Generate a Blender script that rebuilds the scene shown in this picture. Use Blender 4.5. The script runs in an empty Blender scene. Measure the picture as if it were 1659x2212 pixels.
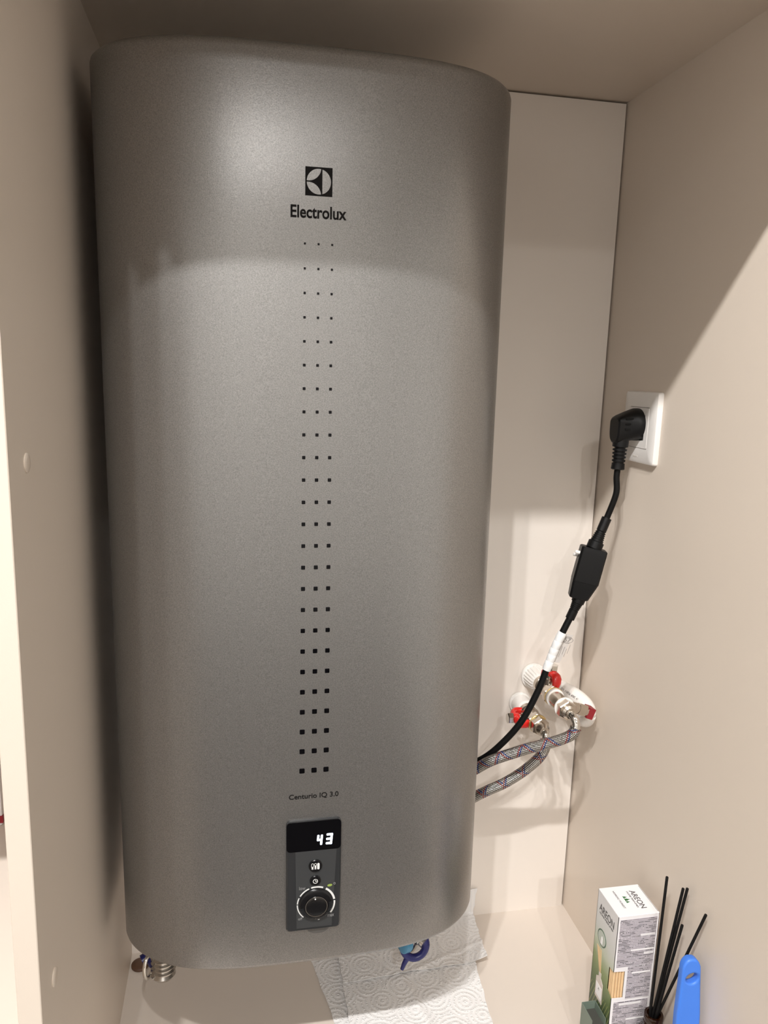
import bpy, bmesh, math, random
from mathutils import Vector, Matrix
random.seed(7)
PI = math.pi
SC = bpy.context.scene
COL = SC.collection

# ------------------------------------------------------------------ camera
CAM_LOC = Vector((0.00099, -0.92054, 0.76354))
YAW, PITCH, ROLL, FPX = 0.19622, -0.18452, 0.02999, 1646.4
def cam_axes():
    f = Vector((math.sin(YAW)*math.cos(PITCH), math.cos(YAW)*math.cos(PITCH), math.sin(PITCH)))
    r = Vector((math.cos(YAW), -math.sin(YAW), 0)); u = r.cross(f)
    c, s = math.cos(ROLL), math.sin(ROLL)
    return c*r + s*u, -s*r + c*u, f
cr, cu, cf = cam_axes()
cam_data = bpy.data.cameras.new('camera'); cam = bpy.data.objects.new('camera', cam_data); COL.objects.link(cam)
cam.matrix_world = Matrix(((cr.x, cu.x, -cf.x, CAM_LOC.x), (cr.y, cu.y, -cf.y, CAM_LOC.y), (cr.z, cu.z, -cf.z, CAM_LOC.z), (0, 0, 0, 1)))
cam_data.sensor_fit = 'HORIZONTAL'; cam_data.sensor_width = 36; cam_data.lens = 36*FPX/1659
cam_data.clip_start = 0.01; cam_data.clip_end = 50
SC.camera = cam

# ------------------------------------------------------------------ world, exposure
w = bpy.data.worlds.new('world'); SC.world = w; w.use_nodes = True
w.node_tree.nodes['Background'].inputs[0].default_value = (1, 0.9, 0.8, 1)
w.node_tree.nodes['Background'].inputs[1].default_value = 0.03
vs = SC.view_settings
vs.view_transform = 'Standard'; vs.look = 'None'; vs.gamma = 1; vs.use_curve_mapping = False
vs.exposure = 0.0
SC.cycles.max_bounces = 10; SC.cycles.diffuse_bounces = 6
SC.cycles.sample_clamp_indirect = 4.0

WARM = (1.0, 0.985, 0.965)
LAMP_Z = 2.03
# downlights in the room ceiling, the far pair added as fill: x, y, watts
LAMPS_NEAR = [(-0.12, -1.29, 36.0), (-0.34, -1.29, 82.0), (-0.47, -1.29, 58.0)]
LAMPS_FILL = [(-0.30, -3.0, 84.0), (0.10, -2.9, 84.0)]  # added out of view: frontal fill and the bright reflection on the heater

# ------------------------------------------------------------------ measures (metres, niche floor z = 0, back panel y = 0)
XL, XR, ZC = -0.1356, 0.46885, 1.0886
TH = 0.016
YFRONT = -0.4205
YTOP = -0.452
ROOM = (-1.5, 1.4, -3.9, -0.75, 2.06)     # x0 x1 yback zfloor zceil

# ------------------------------------------------------------------ node helpers
class NT:
    def __init__(s, m): s.t = m.node_tree; s.n = s.t.nodes; s.l = s.t.links
    def add(s, typ, **kw):
        n = s.n.new(typ)
        for k, v in kw.items(): setattr(n, k, v)
        return n
    def put(s, sock, v):
        if hasattr(v, 'is_output') or isinstance(v, bpy.types.NodeSocket): s.l.new(v, sock)
        else: sock.default_value = v
    def m(s, op, a, b=None, c=None):
        n = s.add('ShaderNodeMath', operation=op)
        s.put(n.inputs[0], a)
        if b is not None: s.put(n.inputs[1], b)
        if c is not None: s.put(n.inputs[2], c)
        return n.outputs[0]
    def mix(s, f, a, b):
        n = s.add('ShaderNodeMix', data_type='RGBA')
        s.put(n.inputs[0], f); s.put(n.inputs[6], a); s.put(n.inputs[7], b)
        return n.outputs[2]
    def coord(s, which='Object'):
        return s.add('ShaderNodeTexCoord').outputs[which]
    def sep(s, v):
        n = s.add('ShaderNodeSeparateXYZ'); s.l.new(v, n.inputs[0]); return n.outputs
    def noise(s, vec, scale, detail=2, rough=.5):
        n = s.add('ShaderNodeTexNoise'); s.l.new(vec, n.inputs['Vector'])
        n.inputs['Scale'].default_value = scale; n.inputs['Detail'].default_value = detail; n.inputs['Roughness'].default_value = rough
        return n.outputs['Fac']
    def bump(s, h, strength, dist):
        n = s.add('ShaderNodeBump'); s.l.new(h, n.inputs['Height'])
        n.inputs['Strength'].default_value = strength; n.inputs['Distance'].default_value = dist
        return n.outputs[0]
    def ramp(s, f, stops):
        n = s.add('ShaderNodeValToRGB'); s.put(n.inputs[0], f)
        e = n.color_ramp.elements
        while len(e) > 1: e.remove(e[-1])
        e[0].position = stops[0][0]; e[0].color = (*stops[0][1], 1)
        for p, c in stops[1:]:
            k = e.new(p); k.color = (*c, 1)
        return n.outputs[0]

def hexc(r, g, b):
    f = lambda v: (v/255/12.92) if v/255 <= .04045 else ((v/255+.055)/1.055)**2.4
    return (f(r), f(g), f(b))

def mat(name, col, rough=.5, metal=0., spec=.5, vary=.03, scale=40, emis=None, estr=0, trans=0, alpha=1, coat=0, bump=0, bscale=300, ior=None, sub=0):
    m = bpy.data.materials.new(name); m.use_nodes = True
    t = NT(m); b = t.n['Principled BSDF']
    b.inputs['Roughness'].default_value = rough; b.inputs['Metallic'].default_value = metal
    b.inputs['Specular IOR Level'].default_value = spec
    b.inputs['Coat Weight'].default_value = coat; b.inputs['Coat Roughness'].default_value = .08
    b.inputs['Transmission Weight'].default_value = trans; b.inputs['Alpha'].default_value = alpha
    if ior: b.inputs['IOR'].default_value = ior
    if sub: b.inputs['Subsurface Weight'].default_value = sub; b.inputs['Subsurface Radius'].default_value = (.004, .004, .004)
    c = t.coord()
    if vary:
        n = t.noise(c, scale, 3)
        lo = tuple(x*(1-vary) for x in col)+(1,); hi = tuple(min(1, x*(1+vary)) for x in col)+(1,)
        t.l.new(t.mix(n, lo, hi), b.inputs['Base Color'])
    else: b.inputs['Base Color'].default_value = (*col, 1)
    if bump: t.l.new(t.bump(t.noise(c, bscale, 2), bump, .001), b.inputs['Normal'])
    if emis:
        b.inputs['Emission Color'].default_value = (*emis, 1); b.inputs['Emission Strength'].default_value = estr
    return m

M = {}
BEIGE = (0.70, 0.615, 0.53)
M['laminate'] = mat('beige_laminate', BEIGE, .42, spec=.4, vary=.015, scale=6, bump=.04, bscale=900)
M['panel'] = mat('beige_gloss_panel', (0.78, 0.72, 0.66), .28, spec=.5, vary=.015, scale=5)
M['shelf'] = mat('beige_shelf_board', (0.68, 0.605, 0.535), .33, spec=.5, vary=.015, scale=5)
M['edge'] = mat('board_edge_band', (0.64, 0.565, 0.50), .4, vary=.02, scale=20)
M['paint'] = mat('room_paint', (0.72, 0.705, 0.68), .8, vary=.03, scale=3)
M['paint_white'] = mat('ceiling_paint', (0.75, 0.72, 0.68), .85, vary=.02, scale=3)
M['room_floor'] = mat('room_floor_tile', (0.06, 0.047, 0.037), .5, vary=.1, scale=8)
M['black'] = mat('matt_black_print', (0.010, 0.009, 0.009), .6, spec=.12, vary=.05)
M['rubber'] = mat('black_cable_rubber', (0.004, 0.004, 0.004), .5, spec=.2, vary=.1, scale=200)
M['plug'] = mat('black_moulded_plastic', (0.0045, 0.0045, 0.0048), .42, spec=.25, vary=.1, scale=200, bump=.05, bscale=2500)
M['gloss_black'] = mat('gloss_black_glass', (0.002, 0.002, 0.003), .06, spec=.22, vary=0)
M['panel_grey'] = mat('dark_grey_gloss', (0.028, 0.029, 0.031), .12, spec=.4, vary=.03)
M['knob'] = mat('knob_gloss_black', (0.006, 0.006, 0.007), .22, spec=.35, vary=.05)
M['print_white'] = mat('white_print', (0.75, 0.75, 0.74), .5, vary=0, emis=(1, 1, 1), estr=0.0)
M['print_grey'] = mat('grey_print', (0.22, 0.22, 0.22), .5, vary=0)
M['print_green'] = mat('green_print', (0.28, 0.38, 0.08), .5, vary=0)
M['led'] = mat('led_digits', (0.8, 0.85, 1), .5, vary=0, emis=(0.78, 0.86, 1.0), estr=2.2)
M['chrome'] = mat('chrome', (0.78, 0.76, 0.72), .1, 1, vary=0)
M['nickel'] = mat('nickel_plate', (0.62, 0.56, 0.49), .22, 1, vary=.08, scale=150)
M['brass'] = mat('brass_ring', (0.75, 0.58, 0.28), .28, 1, vary=.05)
M['red'] = mat('red_enamel', (0.68, 0.018, 0.014), .28, vary=.05, coat=.3)
M['dark_red'] = mat('dark_red_plastic', (0.26, 0.014, 0.022), .4, vary=.05)
M['hole'] = mat('dark_hole', (0.02, 0.008, 0.008), .8, vary=0)
M['pipe'] = mat('white_pipe_plastic', (0.82, 0.79, 0.75), .32, vary=.02, sub=.1)
M['white'] = mat('white_plastic', (0.80, 0.77, 0.74), .3, vary=.01)
M['white_gap'] = mat('shadow_gap_grey', (0.12, 0.11, 0.10), .7, vary=0)
M['sticker'] = mat('white_label_film', (0.80, 0.80, 0.80), .35, vary=.06, scale=300, bump=.4, bscale=250)
M['blue_valve'] = mat('dark_blue_plastic', (0.010, 0.012, 0.11), .35, vary=.1)
M['teal'] = mat('teal_cap_plastic', (0.06, 0.22, 0.36), .35, vary=.1)
M['blue'] = mat('blue_handle_plastic', (0.055, 0.20, 0.72), .42, vary=.03)
M['reed'] = mat('black_reed', (0.005, 0.0045, 0.0045), .6, spec=.2, vary=.2, scale=400)
M['wood'] = mat('pale_wood_stick', (0.72, 0.50, 0.28), .6, vary=.12, scale=120)
M['card'] = mat('white_carton', (0.84, 0.82, 0.83), .4, vary=.01)
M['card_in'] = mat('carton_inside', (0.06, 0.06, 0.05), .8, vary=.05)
M['green_card'] = mat('grey_green_carton', (0.17, 0.215, 0.175), .45, vary=.06)
M['text_dark'] = mat('dark_grey_ink', (0.09, 0.085, 0.085), .5, vary=0)
M['text_green'] = mat('green_ink', (0.02, 0.13, 0.03), .5, vary=0)
M['emblem'] = mat('emblem_green_ink', (0.10, 0.16, 0.11), .5, vary=0)
M['emblem_in'] = mat('emblem_pale_ink', (0.50, 0.54, 0.48), .5, vary=.1, scale=300)
M['photo_bottle'] = mat('printed_bottle', (0.62, 0.55, 0.50), .45, vary=.12, scale=250)
M['amber'] = mat('amber_glass', (0.045, 0.012, 0.003), .06, vary=0, trans=.7, ior=1.5)
M['brown'] = mat('brown_wood_plug', (0.10, 0.048, 0.025), .5, vary=.25, scale=120)
M['cap'] = mat('screw_cap', (0.70, 0.61, 0.52), .35, vary=.01)
M['gasket'] = mat('grey_gasket', (0.09, 0.085, 0.08), .6, vary=.1)
M['steel'] = mat('ribbed_steel', (0.55, 0.52, 0.48), .25, 1, vary=.1)
M['lens'] = mat('lamp_lens', (0.9, 0.85, 0.8), .4, vary=0, emis=WARM, estr=6)
M['package'] = mat('white_package_film', (0.75, 0.72, 0.72), .4, vary=.05)

def heater_mat():
    m = bpy.data.materials.new('silver_metallic_paint'); m.use_nodes = True
    t = NT(m); b = t.n['Principled BSDF']; c = t.coord()
    fl = t.noise(c, 1100, 3, .7)
    colr = t.ramp(fl, [(.30, (.225, .221, .216)), (.5, (.30, .295, .288)), (.72, (.39, .384, .376))])
    nb = t.bump(fl, .10, .0006)
    b2_ = t.add('ShaderNodeBsdfPrincipled')
    for q, me_, ro in ((b, .97, .25), (b2_, .82, .48)):     # clear sheen over a broad flake lobe
        q.inputs['Metallic'].default_value = me_; q.inputs['Roughness'].default_value = ro
        t.l.new(colr, q.inputs['Base Color']); t.l.new(nb, q.inputs['Normal'])
    mx = t.add('ShaderNodeMixShader'); mx.inputs[0].default_value = .60
    t.l.new(b.outputs[0], mx.inputs[1]); t.l.new(b2_.outputs[0], mx.inputs[2])
    t.l.new(mx.outputs[0], t.n['Material Output'].inputs[0])
    return m
M['heater'] = heater_mat()

def braid_mat():
    m = bpy.data.materials.new('braided_steel_hose'); m.use_nodes = True
    t = NT(m); b = t.n['Principled BSDF']
    u, v, _ = t.sep(t.coord('UV'))
    vv = t.m('MULTIPLY', v, 1/0.030)
    a = t.m('ADD', u, vv); d = t.m('SUBTRACT', u, vv)
    def stripe(x, off, wd):
        return t.m('LESS_THAN', t.m('FRACT', t.m('ADD', x, off)), wd)
    s1 = t.m('SINE', t.m('MULTIPLY', a, 2*PI*10)); s2 = t.m('SINE', t.m('MULTIPLY', d, 2*PI*10))
    weave = t.m('MULTIPLY_ADD', t.m('MULTIPLY', s1, s2), .5, .5)
    wv_ = t.add('ShaderNodeMapRange'); t.l.new(weave, wv_.inputs[0]); wv_.inputs[1].default_value = .36; wv_.inputs[2].default_value = .72
    base = t.mix(wv_.outputs[0], (.015, .015, .015, 1), (.92, .90, .86, 1))
    over = t.m('GREATER_THAN', weave, .52)
    blue = t.m('MULTIPLY', over, t.m('MAXIMUM', stripe(a, 0.0, .06), stripe(d, 0.5, .06)))
    red = t.m('MULTIPLY', over, t.m('MAXIMUM', stripe(a, .90, .05), stripe(d, .60, .05)))
    base = t.mix(blue, base, (.02, .05, .30, 1)); base = t.mix(red, base, (.42, .02, .04, 1))
    t.l.new(base, b.inputs['Base Color'])
    met = t.m('SUBTRACT', 1, t.m('MAXIMUM', blue, red)); t.l.new(met, b.inputs['Metallic'])
    b.inputs['Roughness'].default_value = .27
    t.l.new(t.bump(weave, .8, .0008), b.inputs['Normal'])
    return m
M['braid'] = braid_mat()

def towel_mat():
    m = bpy.data.materials.new('embossed_paper_towel'); m.use_nodes = True
    t = NT(m); b = t.n['Principled BSDF']
    c = t.coord()
    vo = t.add('ShaderNodeTexVoronoi'); t.l.new(c, vo.inputs['Vector']); vo.inputs['Scale'].default_value = 26
    vo.inputs['Randomness'].default_value = .55; vo.voronoi_dimensions = '2D'
    dist = vo.outputs['Distance']
    rings = t.m('SINE', t.m('MULTIPLY', dist, 40))
    v2 = t.add('ShaderNodeTexVoronoi'); t.l.new(c, v2.inputs['Vector']); v2.inputs['Scale'].default_value = 420; v2.voronoi_dimensions = '2D'
    dots = t.m('MULTIPLY', t.m('GREATER_THAN', rings, .35), t.m('SUBTRACT', .6, v2.outputs['Distance']))
    cr_ = t.noise(c, 60, 4, .6)
    h = t.m('ADD', t.m('MULTIPLY', rings, .35), t.m('ADD', t.m('MULTIPLY', dots, 1.6), t.m('MULTIPLY', cr_, 1.1)))
    t.l.new(t.bump(h, .62, .0009), b.inputs['Normal'])
    b.inputs['Base Color'].default_value = (.80, .785, .775, 1); b.inputs['Roughness'].default_value = .9
    b.inputs['Specular IOR Level'].default_value = .15
    return m
M['towel'] = towel_mat()

def smallprint_mat():
    m = bpy.data.materials.new('small_print_block'); m.use_nodes = True
    t = NT(m); b = t.n['Principled BSDF']
    c = t.coord(); x, y, z = t.sep(c)
    line = t.m('FRACT', t.m('MULTIPLY', z, 1/.0019))
    inl = t.m('MULTIPLY', t.m('GREATER_THAN', line, .30), t.m('LESS_THAN', line, .78))
    row = t.m('FLOOR', t.m('MULTIPLY', z, 1/.0019))
    cx = t.add('ShaderNodeCombineXYZ'); t.put(cx.inputs[0], t.m('MULTIPLY', x, 950)); t.put(cx.inputs[1], t.m('MULTIPLY', row, 7.31))
    n = t.noise(cx.outputs[0], 1, 2)
    cx2 = t.add('ShaderNodeCombineXYZ'); t.put(cx2.inputs[0], t.m('MULTIPLY', x, 60)); t.put(cx2.inputs[1], t.m('MULTIPLY', row, .55))
    n2 = t.noise(cx2.outputs[0], 1, 2)
    ink = t.m('MULTIPLY', inl, t.m('GREATER_THAN', n, .38))
    bold = t.mix(t.m('GREATER_THAN', n2, .52), (.30, .27, .30, 1), (.06, .055, .06, 1))
    paper = (.60, .56, .60, 1)
    t.l.new(t.mix(ink, paper, bold), b.inputs['Base Color'])
    b.inputs['Roughness'].default_value = .45
    return m
M['smallprint'] = smallprint_mat()

def box_side_mat():
    m = bpy.data.materials.new('carton_green_print'); m.use_nodes = True
    t = NT(m); b = t.n['Principled BSDF']
    c = t.coord(); x, y, z = t.sep(c)
    n = t.noise(c, 45, 4, .6)
    zz = t.m('ADD', z, t.m('MULTIPLY_ADD', n, .016, -.008))
    yy = t.m('MULTIPLY', t.m('SUBTRACT', .022, y), .30)
    f = t.m('DIVIDE', t.m('ADD', zz, yy), .19)
    col = t.ramp(f, [(0, (.03, .05, .025)), (.30, (.05, .075, .035)), (.46, (.12, .17, .06)), (.56, (.24, .30, .13)), (.66, (.50, .54, .42)), (.76, (.62, .63, .60)), (.9, (.72, .71, .71))])
    # printed grass blades in the lower half
    wv = t.m('SINE', t.m('ADD', t.m('MULTIPLY', y, 1300), t.m('MULTIPLY', z, 520)))
    g = t.m('MULTIPLY', t.m('GREATER_THAN', wv, .72), t.m('LESS_THAN', zz, .075))
    col = t.mix(t.m('MULTIPLY', g, .6), col, (.32, .34, .14, 1))
    t.l.new(col, b.inputs['Base Color']); b.inputs['Roughness'].default_value = .4
    return m
M['box_side'] = box_side_mat()

# ------------------------------------------------------------------ mesh helpers (all coordinates in the root's frame)
def tag(o, label=None, cat=None, group=None, kind=None):
    if label: o['label'] = label
    if cat: o['category'] = cat
    if group: o['group'] = group
    if kind: o['kind'] = kind
    return o
def thing(name, label, cat, loc, group=None):
    o = bpy.data.objects.new(name, None); COL.objects.link(o); o.location = loc
    o.empty_display_size = .02
    return tag(o, label, cat, group)
def link(name, me, m, parent=None, smooth=None):
    o = bpy.data.objects.new(name, me); COL.objects.link(o)
    if m: me.materials.clear(); me.materials.append(M[m] if isinstance(m, str) else m)
    if parent: o.parent = parent
    if smooth is not None:
        for p in me.polygons: p.use_smooth = True
        me.set_sharp_from_angle(angle=math.radians(smooth))
    return o
def to_obj(name, bm, m, parent=None, smooth=40, off=(0, 0, 0), recalc=True):
    if recalc: bmesh.ops.recalc_face_normals(bm, faces=bm.faces)
    o = Vector(off)
    if o.length: bmesh.ops.translate(bm, verts=bm.verts, vec=-o)
    me = bpy.data.meshes.new(name); bm.to_mesh(me); bm.free()
    return link(name, me, m, parent, smooth)
def box(bm, c, s, bevel=0, seg=2, rot=None):
    r = bmesh.ops.create_cube(bm, size=1)
    vs_ = r['verts']
    bmesh.ops.scale(bm, verts=vs_, vec=s)
    if bevel:
        es = list({e for v in vs_ for e in v.link_edges})
        g = bmesh.ops.bevel(bm, geom=es, offset=bevel, segments=seg, profile=.5, affect='EDGES')
        vs_ = list({v for f in g['faces'] for v in f.verts} | {v for v in vs_ if v.is_valid})
    if rot: bmesh.ops.transform(bm, matrix=rot, verts=vs_)
    bmesh.ops.translate(bm, verts=vs_, vec=c)
    return bm
def bx(lo, hi, bevel=0, seg=2):
    bm = bmesh.new(); lo = Vector(lo); hi = Vector(hi)
    return box(bm, (lo+hi)/2, hi-lo, bevel, seg)
def frame_of(d):
    d = Vector(d).normalized()
    a = Vector((0, 0, 1)) if abs(d.z) < .9 else Vector((1, 0, 0))
    x = a.cross(d).normalized(); y = d.cross(x)
    return x, y, d
def lathe(bm, org, axis, prof, seg=32, phase=0, rfun=None):
    """prof: (radius, distance along axis); closed with caps"""
    x, y, d = frame_of(axis); org = Vector(org); rings = []
    for r, t_ in prof:
        ring = []
        for k in range(seg):
            a = 2*PI*k/seg + phase
            rr = r*(rfun(k, t_) if rfun else 1)
            ring.append(bm.verts.new(org + d*t_ + (x*math.cos(a)+y*math.sin(a))*rr))
        rings.append(ring)
    for a, b in zip(rings, rings[1:]):
        for k in range(seg): bm.faces.new((a[k], a[(k+1) % seg], b[(k+1) % seg], b[k]))
    bm.faces.new(rings[0][::-1]); bm.faces.new(rings[-1])
    return bm
def L(org, axis, prof, seg=32, phase=0, rfun=None): return lathe(bmesh.new(), org, axis, prof, seg, phase, rfun)
def spline(pts, n=12):
    P = [Vector(p) for p in pts]; out = []
    Q = [2*P[0]-P[1]] + P + [2*P[-1]-P[-2]]
    for i in range(1, len(Q)-2):
        for k in range(n):
            t_ = k/n; a, b, c, d = Q[i-1], Q[i], Q[i+1], Q[i+2]
            out.append(.5*((2*b) + (c-a)*t_ + (2*a-5*b+4*c-d)*t_*t_ + (3*b-a-3*c+d)*t_**3))
    out.append(P[-1]); return out
def tube(path, r, seg=20, uv=False):
    bm = bmesh.new(); n = len(path)
    tang = [(path[min(i+1, n-1)]-path[max(i-1, 0)]).normalized() for i in range(n)]
    x, y, _ = frame_of(tang[0]); rings = []; s = 0; S = []
    for i in range(n):
        if i:
            s += (path[i]-path[i-1]).length
            x = (x - tang[i]*x.dot(tang[i])).normalized(); y = tang[i].cross(x)
        S.append(s); rr = r(i/(n-1)) if callable(r) else r
        rings.append([bm.verts.new(path[i] + (x*math.cos(2*PI*k/seg)+y*math.sin(2*PI*k/seg))*rr) for k in range(seg)])
    lay = bm.loops.layers.uv.new('UVMap') if uv else None
    for i in range(n-1):
        a, b = rings[i], rings[i+1]
        for k in range(seg):
            f = bm.faces.new((a[k], a[(k+1) % seg], b[(k+1) % seg], b[k]))
            if lay:
                for lp, (uu, vv) in zip(f.loops, ((k/seg, S[i]), ((k+1)/seg, S[i]), ((k+1)/seg, S[i+1]), (k/seg, S[i+1]))): lp[lay].uv = (uu, vv)
    bm.faces.new(rings[0][::-1]); bm.faces.new(rings[-1])
    return bm
def prism(poly, axis, t0, t1, bm=None):
    """poly of 2-D points; axis 'x' -> (y,z), 'y' -> (x,z), 'z' -> (x,y)"""
    bm = bm or bmesh.new()
    def P(p, t_): return {'x': (t_, p[0], p[1]), 'y': (p[0], t_, p[1]), 'z': (p[0], p[1], t_)}[axis]
    a = [bm.verts.new(P(p, t0)) for p in poly]; b = [bm.verts.new(P(p, t1)) for p in poly]
    n = len(poly)
    bm.faces.new(a[::-1]); bm.faces.new(b)
    for i in range(n): bm.faces.new((a[i], a[(i+1) % n], b[(i+1) % n], b[i]))
    return bm
def rrect(x0, x1, z0, z1, r, n=6):
    out = []
    for cx, cz, a0 in ((x1-r, z1-r, 0), (x0+r, z1-r, 90), (x0+r, z0+r, 180), (x1-r, z0+r, 270)):
        for k in range(n+1):
            a = math.radians(a0+90*k/n); out.append((cx+r*math.cos(a), cz+r*math.sin(a)))
    return out
def curve_mesh(splines, depth):
    """filled 2-D outline with holes -> mesh in the XY plane, front towards +Z"""
    cu_ = bpy.data.curves.new('outline', 'CURVE'); cu_.dimensions = '2D'; cu_.fill_mode = 'BOTH'; cu_.extrude = depth
    for pts in splines:
        s = cu_.splines.new('POLY'); s.points.add(len(pts)-1); s.use_cyclic_u = True
        for p, q in zip(s.points, pts): p.co = (q[0], q[1], 0, 1)
    o = bpy.data.objects.new('outline', cu_); COL.objects.link(o)
    me = bpy.data.meshes.new_from_object(o.evaluated_get(bpy.context.evaluated_depsgraph_get()))
    bpy.data.objects.remove(o); bpy.data.curves.remove(cu_)
    return me
def text_mesh(s, depth, bold=0):
    cu_ = bpy.data.curves.new('lettering', 'FONT'); cu_.body = s; cu_.extrude = depth; cu_.offset = bold; cu_.resolution_u = 4
    o = bpy.data.objects.new('lettering', cu_); COL.objects.link(o)
    me = bpy.data.meshes.new_from_object(o.evaluated_get(bpy.context.evaluated_depsgraph_get()))
    bpy.data.objects.remove(o); bpy.data.curves.remove(cu_)
    return me
def place_text(s, name, m, parent, org, right, up, width=None, height=None, depth=.0002, bold=0):
    """flat lettering: org = lower left corner, right/up unit vectors, stretched to width/height"""
    me = text_mesh(s, .5, bold)
    xs = [v.co.x for v in me.vertices]; ys = [v.co.y for v in me.vertices]
    x0, x1, y0, y1 = min(xs), max(xs), min(ys), max(ys)
    kx = width/(x1-x0) if width else None; ky = height/(y1-y0) if height else None
    kx = kx or ky; ky = ky or kx
    right = Vector(right).normalized(); up = Vector(up).normalized(); nrm = right.cross(up).normalized(); org = Vector(org)
    for v in me.vertices:
        x, y, z = v.co
        v.co = org + right*(x-x0)*kx + up*(y-y0)*ky + nrm*(z*depth*2)
    me.name = name
    return link(name, me, m, parent)
def mesh_on(me, name, m, parent, org, right, up, s=1., depth_scale=1.):
    right = Vector(right).normalized(); up = Vector(up).normalized(); nrm = right.cross(up).normalized(); org = Vector(org)
    for v in me.vertices:
        x, y, z = v.co; v.co = org + right*x*s + up*y*s + nrm*z*depth_scale
    me.name = name
    return link(name, me, m, parent)
def struct(name, bm, m, label, parent=None):
    o = to_obj(name, bm, m, parent, smooth=30); o['kind'] = 'structure'; o['label'] = label
    return o

# ------------------------------------------------------------------ the setting: the niche
X0, X1, YB, ZF, ZT = ROOM
struct('wall_back', bx((XL-.001, 0, -.004), (XR-.0022, .004, ZC-.0022)), 'panel', 'pale beige back panel of the niche behind the heater')
struct('wall_left', bx((XL-TH, YFRONT, -TH), (XL, .012, ZC+TH), .0006, 1), 'laminate', 'beige laminate side board between the niche and the next compartment')
struct('wall_right', bx((XR, YTOP, -TH), (XR+TH, .012, ZC+TH)), 'laminate', 'beige laminate side wall carrying the socket')
struct('ceiling', bx((XL, YTOP, ZC), (XR, .012, ZC+TH)), 'laminate', 'beige top board of the niche above the heater')
struct('floor', bx((XL, -.375, -TH), (XR, .012, 0)), 'shelf', 'beige bottom board of the niche')
struct('trim_1', bx((XL, .006, -.01), (XR, .0118, ZC+.01)), 'white_gap', 'dark recess line around the back panel')
# compartment on the other side of the left board
NX0 = -0.75
struct('wall_back_side', bx((NX0, 0, -TH), (XL-TH, .012, 1.6)), 'panel', 'back of the neighbouring compartment')
struct('floor_side', bx((NX0, YFRONT, .265), (XL-TH, 0, .281)), 'shelf', 'brightly lit shelf of the neighbouring compartment')
struct('ceiling_side', bx((NX0, YFRONT, .645), (XL-TH, 0, .661)), 'shelf', 'upper shelf of the neighbouring compartment')
struct('wall_far_side', bx((NX0-TH, YTOP, ZF), (NX0, .012, ZT)), 'laminate', 'far side board of the neighbouring compartment')
# the room around: cabinet fronts, walls, floor, ceiling
struct('wall_above', bx((NX0, YTOP, ZC+TH), (X1, YTOP+.018, ZT)), 'laminate', 'cabinet front above the niche')
struct('wall_below', bx((NX0, YTOP, ZF), (X1, YTOP+.018, -TH)), 'laminate', 'cabinet front below the niche')
struct('wall_beside', bx((XR+TH, YTOP, -TH), (X1, YTOP+.018, ZC+TH)), 'laminate', 'cabinet front beside the niche')
struct('wall_outer_left', bx((X0, YTOP, ZF), (NX0-TH, YTOP+.018, ZT)), 'laminate', 'cabinet front beside the neighbouring compartment')
struct('wall_west', bx((X0-.02, YB, ZF), (X0, YTOP, ZT)), 'paint', 'room wall')
struct('wall_east', bx((X1, YB, ZF), (X1+.02, YTOP, ZT)), 'paint', 'room wall')
struct('wall_rear', bx((X0, YB-.02, ZF), (X1, YB, ZT)), 'paint', 'room wall behind the viewer')
struct('floor_room', bx((X0, YB, ZF-.02), (X1, YTOP, ZF)), 'room_floor', 'room floor')
struct('ceiling_room', bx((X0, YB, ZT), (X1, YTOP, ZT+.02)), 'paint_white', 'room ceiling')

def downlight(x, y, watts, label):
    t = thing('downlight', label, 'lamp', (x, y, ZT), 'ceiling downlights')
    bm = bmesh.new(); seg = 40
    prof = [(.026, 0), (.042, 0), (.042, -.004), (.028, -.008), (.026, -.004)]
    rings = [[bm.verts.new((r*math.cos(2*PI*k/seg), r*math.sin(2*PI*k/seg), z)) for k in range(seg)] for r, z in prof]
    for a, b in zip(rings, rings[1:]+rings[:1]):
        for k in range(seg): bm.faces.new((a[k], a[(k+1) % seg], b[(k+1) % seg], b[k]))
    to_obj('trim_ring', bm, 'white', t)
    to_obj('lens', L((0, 0, -.003), (0, 0, 1), [(.0255, 0), (.0255, .0025)], 32), 'lens', t)
    ld = bpy.data.lights.new('downlight', 'SPOT'); ld.energy = watts; ld.color = WARM
    ld.shadow_soft_size = .018; ld.spot_size = math.radians(150); ld.spot_blend = .6
    lo = bpy.data.objects.new('downlight_bulb', ld); COL.objects.link(lo); lo.parent = t; lo.location = (0, 0, LAMP_Z-ZT)
for i, (x, y, e) in enumerate(LAMPS_NEAR):
    downlight(x, y, e, ('rightmost', 'middle', 'leftmost')[i] + ' of the three recessed ceiling downlights in front of the niche')
for i, (x, y, e) in enumerate(LAMPS_FILL):
    downlight(x, y, e, ('left', 'right')[i] + ' one of the two added fill downlights deep in the room')

# screw caps on the left board
for y, z, lab in ((-.3787, .6954, 'upper round screw cover cap on the side board'), (-.3829, .305, 'lower round screw cover cap on the side board')):
    t = to_obj('screw_cap', L((0, 0, 0), (1, 0, 0), [(.0068, 0), (.0068, .0006), (.0060, .0012), (.003, .0014)], 28), 'cap')
    t.location = (XL, y, z); tag(t, lab, 'cap', 'screw caps on the side board')

# package in the neighbouring compartment
t = thing('package', 'white and red package standing on the neighbouring shelf', 'package', (-.30, -.10, .281))
to_obj('carton', bx((-.06, -.035, 0), (.06, .035, .15), .003), 'package', t)
to_obj('red_band', bx((-.0604, -.0354, .004), (.0604, .0354, .012)), 'dark_red', t)
to_obj('dark_print', bx((-.05, -.0354, .05), (.055, -.034, .085)), 'text_dark', t)

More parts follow.
